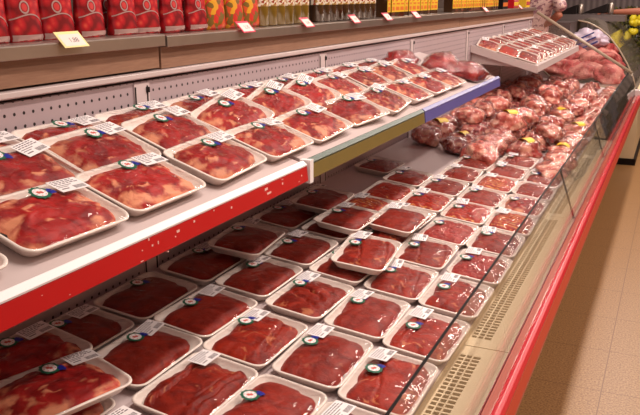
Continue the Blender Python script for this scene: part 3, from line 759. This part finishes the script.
for u, l in ((214, 'orange-yellow pouch right beside the last red tomato pouch'), (233, 'orange-yellow pouch standing behind the first pink price tag'), (249, 'orange-yellow pouch next to the first oil bottle')):
    pouch(u, 26, l, grp='orange-yellow pouches on the steel shelf', mixed=True)
def bottle_meshes(body, lab, z0, z1):
    b = MB(); b.lathe([(.026, 0), (.031, .004), (.031, .17), (.026, .20), (.013, .235), (.012, .262)], 16)
    m1 = b.me('bottle_body', [body], True)
    b = MB(); v = []; f = []; n = 20
    for k in range(n+1):
        a = -1.9+3.8*k/n
        for z in (z0, z1): v.append((.0318*math.cos(a), .0318*math.sin(a), z))
    for k in range(n): f.append((2*k, 2*k+2, 2*k+3, 2*k+1))
    b.add(v, f); m2 = b.me('bottle_label', [lab], True)
    b = MB(); b.lathe([(.015, .25), (.015, .28), (.012, .282)], 14); m3 = b.me('cap', [M['cap']])
    return m1, m2, m3
BO = bottle_meshes(M['oil'], M['speck'], .066, .16); BD = bottle_meshes(M['oildark'], M['speck'], .066, .16)
def yb():
    b = MB(); b.box(-.028, .028, -.032, .032, 0, .15); b.box(-.02, .02, -.02, .02, .15, .18); m1 = b.me('bottle_body', [M['oildark']])
    b = MB(); b.box(.028, .0295, -.030, .030, .022, .12); b.box(.0295, .0300, -.022, .018, .030, .048, 1); b.box(.0295, .0300, -.014, .022, .058, .066, 1); b.box(.0295, .0300, -.024, .000, .074, .098, 1)
    m2 = b.me('bottle_label', [M['yellab'], M['orange']])
    b = MB(); b.lathe([(.014, .18), (.014, .20)], 12); m3 = b.me('cap', [M['cap']])
    return m1, m2, m3
BY = yb()
def bottles(u0, u1, ms, pitch, name, lab, grp, cat, x=-1.325):
    ya, yb_ = onx(u0, 22, x).y, onx(u1, 18, x).y; n = int((yb_-ya)/pitch)
    for i in range(n):
        t = empty(name, (x, ya+i*pitch, ZT)); t.rotation_euler.z = random.uniform(-.1, .1)
        tag(t, lab % (ORD[i] if i else 'first'), cat, grp)
        for n_, m_ in zip(('bottle_body', 'bottle_label', 'cap'), ms): link(n_, m_, t)
    return n
bottles(260, 315, BO, .066, 'oil_bottle', 'golden oil bottle with speckled label, %s after the orange-yellow pouches', 'golden oil bottles on the steel shelf', 'bottle')
bottles(316, 378, BD, .066, 'oil_bottle', 'dark oil bottle with speckled label, %s after the golden ones', 'dark oil bottles on the steel shelf', 'bottle')
bottles(383, 437, BY, .068, 'sauce_bottle', 'square dark bottle with yellow label, %s of the nearer yellow group', 'nearer group of yellow-labelled bottles', 'bottle')
bottles(449, 496, BY, .068, 'sauce_bottle', 'square dark bottle with yellow label, %s of the farther yellow group', 'farther group of yellow-labelled bottles', 'bottle')
# boxes at the end
bxy = [(501, 'black', 'orange', 'black carton with orange foot beside the farther yellow bottles'), (512, 'bump', 'yellab', 'red carton with yellow band near the end of the steel shelf'), (524, 'yellab', 'bump', 'yellow carton with red band, last on the steel shelf')]
for u, m1, m2, l in bxy:
    p = onx(u, 16, -1.32)
    t = empty('food_carton', (-1.33, p.y, ZT-.004)); tag(t, l, 'carton', 'cartons at the end of the steel shelf')
    b = MB(); b.box(-.04, .04, -.10, .10, 0, .2); b.obj('carton_body', M[m1], t, bev=.002)
    b = MB(); b.box(.04, .0415, -.09, .09, .02, .05); b.obj('printed_band', M[m2], t)
# price tags
def ptag(u, v_, label, w, cream, txt):
    p = onx(u, v_, -1.262)
    t = empty('price_tag', (-1.243, p.y, ZT+.003)); tag(t, label, 'price tag', 'price tags along the steel shelf edge'); t.rotation_euler = (0, .80, random.uniform(-.04, .04))
    b = MB(); b.box(-.028, .018, -w/2-.002, w/2+.002, 0, .0015); b.obj('tag_holder', M['yelpaper' if cream else 'pinktag'], t)
    b = MB(); b.box(-.020, .014, -w/2+.004, w/2-.004, .0015, .002); b.obj('paper', M['tagpaper'], t)
    cu = bpy.data.curves.new('digits', 'FONT'); cu.body = txt; cu.size = .018; cu.align_x = 'CENTER'; cu.align_y = 'CENTER'
    cu.materials.append(M['ink']); tmp = bpy.data.objects.new('tmp', cu); C.objects.link(tmp); bpy.context.view_layer.update()
    me = bpy.data.meshes.new_from_object(tmp.evaluated_get(bpy.context.evaluated_depsgraph_get())); bpy.data.objects.remove(tmp)
    o = bpy.data.objects.new('price_digits', me); C.objects.link(o); o.parent = t
    o.rotation_euler.z = pi/2; o.location = (-.002, .004, .0023)
ptag(66, 40, 'cream paper price tag in front of the red tomato pouches', .075, True, '1,88')
ptag(241, 29, 'pink price tag in front of the orange-yellow pouches', .075, False, '2,35')
ptag(303, 24, 'pink price tag in front of the golden oil bottles', .075, False, '3,45')
ptag(351, 20, 'pink price tag in front of the dark oil bottles', .075, False, '3,99')
ptag(384, 18, 'pink price tag at the start of the nearer yellow-labelled bottles', .08, False, '2,99')
ptag(413, 17, 'pink price tag in the middle of the nearer yellow-labelled bottles', .08, False, '2,99')
ptag(483, 15, 'pink price tag in front of the farther yellow-labelled bottles', .09, False, '1,99')
ptag(518, 14, 'pink price tag at the far end before the cartons', .09, False, '1,99')

# ------------------------------------------------------------ serve-over counter beyond the partition
sc = empty('service_counter', (-.7, 8.9, 0)); tag(sc, 'serve-over butcher counter with curved glass beyond the display case', 'counter')
sinv = Matrix.Translation((.7, -8.9, 0))
def sp_(b, n, m, **k):
    o = b.obj(n, m, None, **k); o.parent = sc; o.matrix_parent_inverse = sinv; return o
b = MB(); b.box(-.95, -.27, 7.78, 10.2, .06, .70); sp_(b, 'counter_body', M['beigeL'])
b = MB(); b.box(-.93, -.25, 7.765, 10.2, 0, .06); sp_(b, 'kick_plate', M['black'])
b = MB(); b.box(-.95, -.30, 7.78, 10.2, .70, .72); sp_(b, 'display_deck', M['steel'])
arc = [ony(u, v, 8.0) for u, v in ((637, 88), (634, 76), (628, 62), (620, 48), (610, 35), (600, 27), (590, 22), (580, 20))]
b = MB(); pts = [(p.x, p.z) for p in arc]; b.prof(pts+[(x-.006, z-.006) for x, z in pts[::-1]], 7.85, 10.1); sp_(b, 'curved_glass', M['curvglass'], sm=False)
b = MB(); b.tube([(x, 7.85, z) for x, z in pts], .007); sp_(b, 'glass_edge_trim', M['clear'], sm=True)
q = ony(575, 20, 8.6)
b = MB(); b.box(-1.6, -1.02, 8.5, 10.1, 1.13, 1.27); sp_(b, 'rear_worktop', plain('counter_top_grey', srgb(84, 70, 68), .5, var=.1))
# large joints
big = []
for i, (u, v_, yy, s) in enumerate(((585, 72, 8.2, 1.15), (606, 74, 8.2, 1.1), (563, 70, 8.2, 1.1), (598, 62, 8.6, 1.2), (608, 70, 8.4, .9), (577, 60, 8.7, 1.2), (601, 52, 9.0, 1.1), (596, 46, 9.2, .9), (609, 58, 8.8, .75), (590, 52, 9.1, 1.2), (551, 66, 8.1, .95), (560, 58, 8.5, 1.0))):
    p = ony(u, v_, yy)
    if len(big) < 4: big.append(bag_meshes(40+len(big), .17, .2, .12, 'joint'))
    t = empty('meat_joint', (p.x, p.y, p.z-.08)); t.rotation_euler = (random.uniform(-.4, .4), random.uniform(-.5, .5), random.uniform(0, 3)); t.scale = (s, s, s)
    tag(t, ['large pink meat joint behind the partition glass, below the bar middle', 'large pink meat joint behind the partition glass, near its front corner', 'dark-shaded meat joint behind the partition glass, at its rear corner', 'pink meat joint in the second line behind the partition glass', 'meat joint at the foot of the curved glass, front', 'meat joint in the second line, nearer the wall', 'tall red joint seen just above the partition bar', 'farthest red joint under the top of the curved glass', 'smaller joint wedged against the curved glass above the bar', 'meat joint behind the lilac bag in the service counter', 'meat joint under the aisle edge of the far shelf, behind the partition', 'meat joint showing just above the far shelf edge, behind the partition'][i], 'meat joint', 'large meat joints in the service counter')
    link('meat', big[i % 4][0], t)
# lilac bag / paper
p = ony(588, 40, 8.9)
bm = bmesh.new(); bmesh.ops.create_icosphere(bm, subdivisions=4, radius=1)
for v in bm.verts: k = 1+.3*noise.noise(v.co*2.3)+.15*noise.noise(v.co*6); v.co = Vector((v.co.x*.20*k, v.co.y*.16*k, v.co.z*.11*k))
me = bpy.data.meshes.new('crumpled_bag'); bm.to_mesh(me); bm.free(); me.materials.append(M['lilac']); smooth(me)
t = empty('plastic_bag', p); tag(t, 'crumpled lilac white plastic bag lying in the service counter', 'bag')
link('crumpled_bag', me, t)
b = MB()
for dx in (-.05, 0, .05): b.box(-.10, .10, -.165, -.155, -.01+dx, .004+dx, 0, Matrix.Rotation(-.45, 4, 'Y'))
o = b.obj('blue_stripes', plain('stripe_blue', srgb(60, 76, 150), .4), t)
# black pointed scoops on the worktop
for (u, v_, l) in ((572, 10, 'black wedge-shaped scoop with chrome end on the rear worktop, nearer'), (602, 9, 'black wedge-shaped scoop on the rear worktop, beside the reaching arm')):
    p = ony(u, v_, 9.2); t = empty('black_scoop', p); tag(t, l, 'scoop', 'black scoops on the rear worktop')
    b = MB(); b.add([(-.20, -.05, -.05), (.06, -.06, -.04), (.06, .06, -.04), (-.20, .05, -.05), (-.17, -.03, -.03), (.06, -.05, .06), (.06, .05, .06), (-.17, .03, -.03)], [(0, 3, 2, 1), (4, 5, 6, 7), (0, 1, 5, 4), (3, 7, 6, 2), (1, 2, 6, 5), (0, 4, 7, 3)])
    b.obj('scoop_body', M['black'], t, bev=.01)
    b = MB(); b.lathe([(.028, -.045), (.032, -.03), (.03, .05), (.02, .065)], 14, (.09, 0)); b.obj('chrome_end', M['steel'], t, sm=True)
# scoop support
p1, p2 = ony(572, 10, 9.2), ony(602, 9, 9.2)
b = MB(); b.box(p1.x-.3, p2.x+.25, 9.05, 9.4, 1.27, p1.z-.05); sp_(b, 'scale_platform', plain('platform_grey', srgb(96, 84, 82), .5))

# produce behind the glass
random.seed(5)
pst = empty('produce_stand', (.2, 10.6, 0)); tag(pst, 'dark produce stand behind the curved glass at the right edge', 'stand')
b = MB(); b.box(-.85, 1.2, 10.35, 11.1, 0, .62); b.obj('stand_body', M['black'], None)
o = bpy.context.scene.collection.objects[-1]; o.parent = pst; o.matrix_parent_inverse = Matrix.Translation((-.2, -10.6, 0))
LEAF = []
for k in range(3):
    b = MB(); rr = random.Random(k)
    for i in range(90):
        d = Vector((rr.gauss(0, 1), rr.gauss(0, 1), abs(rr.gauss(0, 1))+.1)).normalized(); c = d*rr.uniform(.07, .15)
        a = d.cross(Vector((rr.random(), rr.random(), rr.random()))).normalized(); e = d.cross(a)
        s = rr.uniform(.025, .05); b.add([c-a*s*.6, c+e*s*.3, c+d*s+a*s*.2, c+a*s*.6-e*s*.3], [(0, 1, 2, 3)])
    LEAF.append(b.me('leaves', [M['leafy']]))
b = MB(); b.lathe([(.002, -.04), (.015, -.036), (.03, -.018), (.032, .0), (.03, .018), (.015, .036), (.002, .042)], 12); ME_LEM = b.me('lemon', [M['lemon']], True)
k = 0
for row, v_ in enumerate((20, 30, 40, 50, 60)):
    for u in (618, 627, 636, 645, 654):
        p = ony(u+random.uniform(-2, 2), v_, 10.5+.0*row)
        p.y = 10.42+.10*(4-row)
        t = empty('leafy_bunch', p); t.rotation_euler.z = k; tag(t, 'green leafy bunch on the produce stand, %s row from the top, %s across' % (('first', 'second', 'third', 'fourth', 'fifth')[row], ('first', 'second', 'third', 'fourth', 'fifth')[(618, 627, 636, 645, 654).index(u)]), 'leafy greens', 'leafy bunches on the produce stand')
        link('leaves', LEAF[k % 3], t); k += 1
for i in range(14):
    p = ony(639+random.uniform(-8, 8), 24+random.uniform(-6, 8), 10.2)
    o = link('lemon', ME_LEM, None); o.location = p; o.rotation_euler = (random.random()*3, random.random()*3, 0); o.scale = (1.2, 1.2, 1.2)
    tag(o, 'yellow lemon in the heap of lemons on the leafy greens', 'lemon', 'lemons on the produce stand')

# ------------------------------------------------------------ people
def skinbody(name, nodes, edges, m, parent, sub=2, root=0):
    me = bpy.data.meshes.new(name); me.from_pydata([n[0] for n in nodes], edges, []); me.update()
    o = link(name, me, parent); me.materials.append(m)
    md = o.modifiers.new('skin', 'SKIN'); md.use_smooth_shade = True
    for i, n in enumerate(nodes):
        s = me.skin_vertices[0].data[i]; r_ = n[1]; s.radius = r_ if isinstance(r_, tuple) else (r_, r_); s.use_root = (i == root)
    md2 = o.modifiers.new('sub', 'SUBSURF'); md2.levels = sub; md2.render_levels = sub
    return o
def hand(parent, w, d, m):   # wrist point and direction; fingers as own chains
    d = Vector(d).normalized(); up_ = Vector((0, 0, 1)); side = d.cross(up_).normalized()
    skinbody('palm', [(w, .026), (w+d*.05, (.036, .02)), (w+d*.09, (.036, .018))], [(0, 1), (1, 2)], m, parent)
    for k, (o_, ln) in enumerate(((-.03, .062), (-.01, .076), (.01, .072), (.03, .055))):
        a = w+d*.08+side*o_; e1 = a+d*ln*.5; e2 = e1+d*ln*.35-up_*ln*.25; e3 = e2+d*ln*.15-up_*ln*.3
        skinbody('finger', [(a, .010), (e1, .0095), (e2, .009), (e3, .008)], [(0, 1), (1, 2), (2, 3)], m, parent, 1)
    a = w+d*.03-side*.025; skinbody('thumb', [(a, .013), (a+d*.03-side*.03, .012), (a+d*.055-side*.035-up_*.012, .010)], [(0, 1), (1, 2)], m, parent, 1)
def head(parent, c, face, m, hairm):
    bm = bmesh.new(); bmesh.ops.create_uvsphere(bm, u_segments=24, v_segments=16, radius=1)
    fd = Vector(face).normalized(); sd_ = fd.cross(Vector((0, 0, 1)))
    for v in bm.verts:
        p = v.co.copy(); k = 1-.2*max(0, -p.z); f_ = p.x
        nose = .22*math.exp(-((p.y/.12)**2+((p.z+.05)/.18)**2)) if p.x > 0 else 0
        v.co = c+fd*(p.x*.095*k+nose*.09)+sd_*p.y*.075*k+Vector((0, 0, p.z*.115))
    me = bpy.data.meshes.new('head'); bm.to_mesh(me); bm.free(); me.materials.append(m); smooth(me); link('head', me, parent)
    b = MB()
    for s in (-1, 1): b.box(-.006, .006, -.012, .012, -.005, .005, 0, Matrix.Translation(c+fd*.088+sd_*s*.03+Vector((0, 0, .005))))
    b.box(-.006, .006, -.02, .02, -.004, .004, 0, Matrix.Translation(c+fd*.088-Vector((0, 0, .055)))); b.obj('eyes_and_mouth', M['black'], parent)
    bm = bmesh.new(); bmesh.ops.create_uvsphere(bm, u_segments=20, v_segments=12, radius=1)
    for v in bm.verts: p = v.co.copy(); v.co = c-fd*.018+fd*p.x*.1+sd_*p.y*.086+Vector((0, 0, .03+p.z*.105))
    me = bpy.data.meshes.new('hair'); bm.to_mesh(me); bm.free(); me.materials.append(hairm); smooth(me); link('hair', me, parent)
HAIR = plain('dark_hair', srgb(40, 26, 20), .6)
# staff member behind the partition, body leaning over, right arm hanging down
P = ony(545, 8, 8.15)
pe = empty('person', (0, 0, 0)); tag(pe, 'person in speckled pale pink shirt standing behind the partition bar, arm lowered', 'person')
cx_, cy_ = P.x-.02, 8.15
hip = Vector((cx_-.12, cy_+.1, .95)); ch = Vector((cx_-.1, cy_+.06, 1.42)); nk = Vector((cx_-.1, cy_+.05, 1.60))
sh = Vector((cx_+.13, cy_, 1.52)); el = Vector((ony(561, 17, 8.1))); sh2 = Vector((cx_-.33, cy_+.1, 1.52))
skinbody('body', [(hip, (.17, .12)), (hip+Vector((.1, 0, -.05)), .10), (hip+Vector((.1, 0, -.48)), .065), (hip+Vector((.1, 0, -.88)), .05), (hip+Vector((-.1, 0, -.05)), .10), (hip+Vector((-.1, 0, -.48)), .065), (hip+Vector((-.1, 0, -.88)), .05)], [(0, 1), (1, 2), (2, 3), (0, 4), (4, 5), (5, 6)], plain('dark_trousers', srgb(50, 44, 52), .7), pe)
skinbody('shirt', [(hip, (.17, .12)), (ch, (.19, .13)), (nk-Vector((0, 0, .04)), .06), (sh, .075), (el+Vector((0, 0, .05)), .07), (sh2, .075), (sh2+Vector((-.05, 0, -.28)), .06)], [(0, 1), (1, 2), (1, 3), (3, 4), (1, 5), (5, 6)], M['shirt'], pe)
skinbody('forearm', [(el+Vector((0, 0, .04)), .045), (el+Vector((-.12, .08, -.06)), .035), (el+Vector((-.22, .12, -.10)), .026)], [(0, 1), (1, 2)], M['skin'], pe)
hand(pe, el+Vector((-.22, .12, -.10)), (-.9, .1, -.3), M['skin'])
skinbody('far_forearm', [(sh2+Vector((-.05, 0, -.26)), .045), (sh2+Vector((-.05, -.1, -.5)), .03)], [(0, 1)], M['skin'], pe)
hand(pe, sh2+Vector((-.05, -.1, -.5)), (0, -.2, -.9), M['skin'])
skinbody('neck', [(nk-Vector((0, 0, .06)), .05), (nk+Vector((0, 0, .06)), .05)], [(0, 1)], M['skin'], pe)
head(pe, nk+Vector((0, 0, .16)), (.3, -1, 0), M['skin'], HAIR)
# customer reaching in from the right, only the bare forearm in view
pc = empty('person', (0, 0, 0)); tag(pc, 'person at the right edge reaching a bare forearm across above the curved glass', 'person')
w = ony(612, 12, 9.6); e = ony(655, 11, 9.6); c0 = Vector((.35, 9.75, 0))
skinbody('body', [(c0+Vector((0, 0, .95)), (.16, .12)), (c0+Vector((-.1, 0, .9)), .1), (c0+Vector((-.1, 0, .46)), .062), (c0+Vector((-.1, 0, .07)), .045), (c0+Vector((.1, 0, .9)), .1), (c0+Vector((.1, 0, .46)), .062), (c0+Vector((.1, 0, .07)), .045)], [(0, 1), (1, 2), (2, 3), (0, 4), (4, 5), (5, 6)], plain('navy_trousers', srgb(40, 44, 66), .7), pc)
shc = c0+Vector((-.18, -.03, 1.44))
skinbody('top', [(c0+Vector((0, 0, .95)), (.16, .12)), (c0+Vector((0, 0, 1.35)), (.19, .12)), (c0+Vector((0, 0, 1.5)), .06), (shc, .065), ((shc+e)/2, .055), (c0+Vector((.2, 0, 1.42)), .065), (c0+Vector((.26, 0, 1.15)), .055)], [(0, 1), (1, 2), (1, 3), (3, 4), (1, 5), (5, 6)], plain('brown_top', srgb(90, 60, 50), .7), pc)
skinbody('forearm', [((shc+e)/2, .045), (e, .045), ((e+w)/2, .04), (w, .026)], [(0, 1), (1, 2), (2, 3)], M['skin'], pc)
hand(pc, w, w-e, M['skin'])
skinbody('far_forearm', [(c0+Vector((.26, 0, 1.17)), .04), (c0+Vector((.28, -.08, .9)), .027)], [(0, 1)], M['skin'], pc); hand(pc, c0+Vector((.28, -.08, .9)), (0, -.2, -.9), M['skin'])
skinbody('neck', [(c0+Vector((0, 0, 1.46)), .05), (c0+Vector((0, 0, 1.58)), .05)], [(0, 1)], M['skin'], pc)
head(pc, c0+Vector((0, 0, 1.68)), (-1, -.2, 0), M['skin'], HAIR)

# ------------------------------------------------------------ light
def area(name, loc, sx, sy, power, col, rot=(0, 0, 0)):
    l = bpy.data.lights.new(name, 'AREA'); l.shape = 'RECTANGLE'; l.size = sx; l.size_y = sy; l.energy = power; l.color = col
    o = bpy.data.objects.new(name, l); C.objects.link(o); o.location = loc; o.rotation_euler = rot; return o
warm = (1, .86, .76)
for i, y in enumerate((1.55, 3.05, 4.55, 6.05, 7.55, 9.05)):
    area('ceiling_tube', (-.23, y, 2.75), .13, 1.25, 16.5, warm)
for i, y in enumerate((2.0, 5.0, 8.0)):
    area('aisle_tube', (.75, y, 2.9), .15, 1.25, 22, warm)
w_ = bpy.data.worlds.new('world'); bpy.context.scene.world = w_; w_.use_nodes = True
bg = w_.node_tree.nodes['Background']; bg.inputs[0].default_value = (1, .80, .70, 1); bg.inputs[1].default_value = .30
vs = bpy.context.scene.view_settings
vs.view_transform = 'Standard'; vs.look = 'None'; vs.gamma = 1; vs.exposure = .42
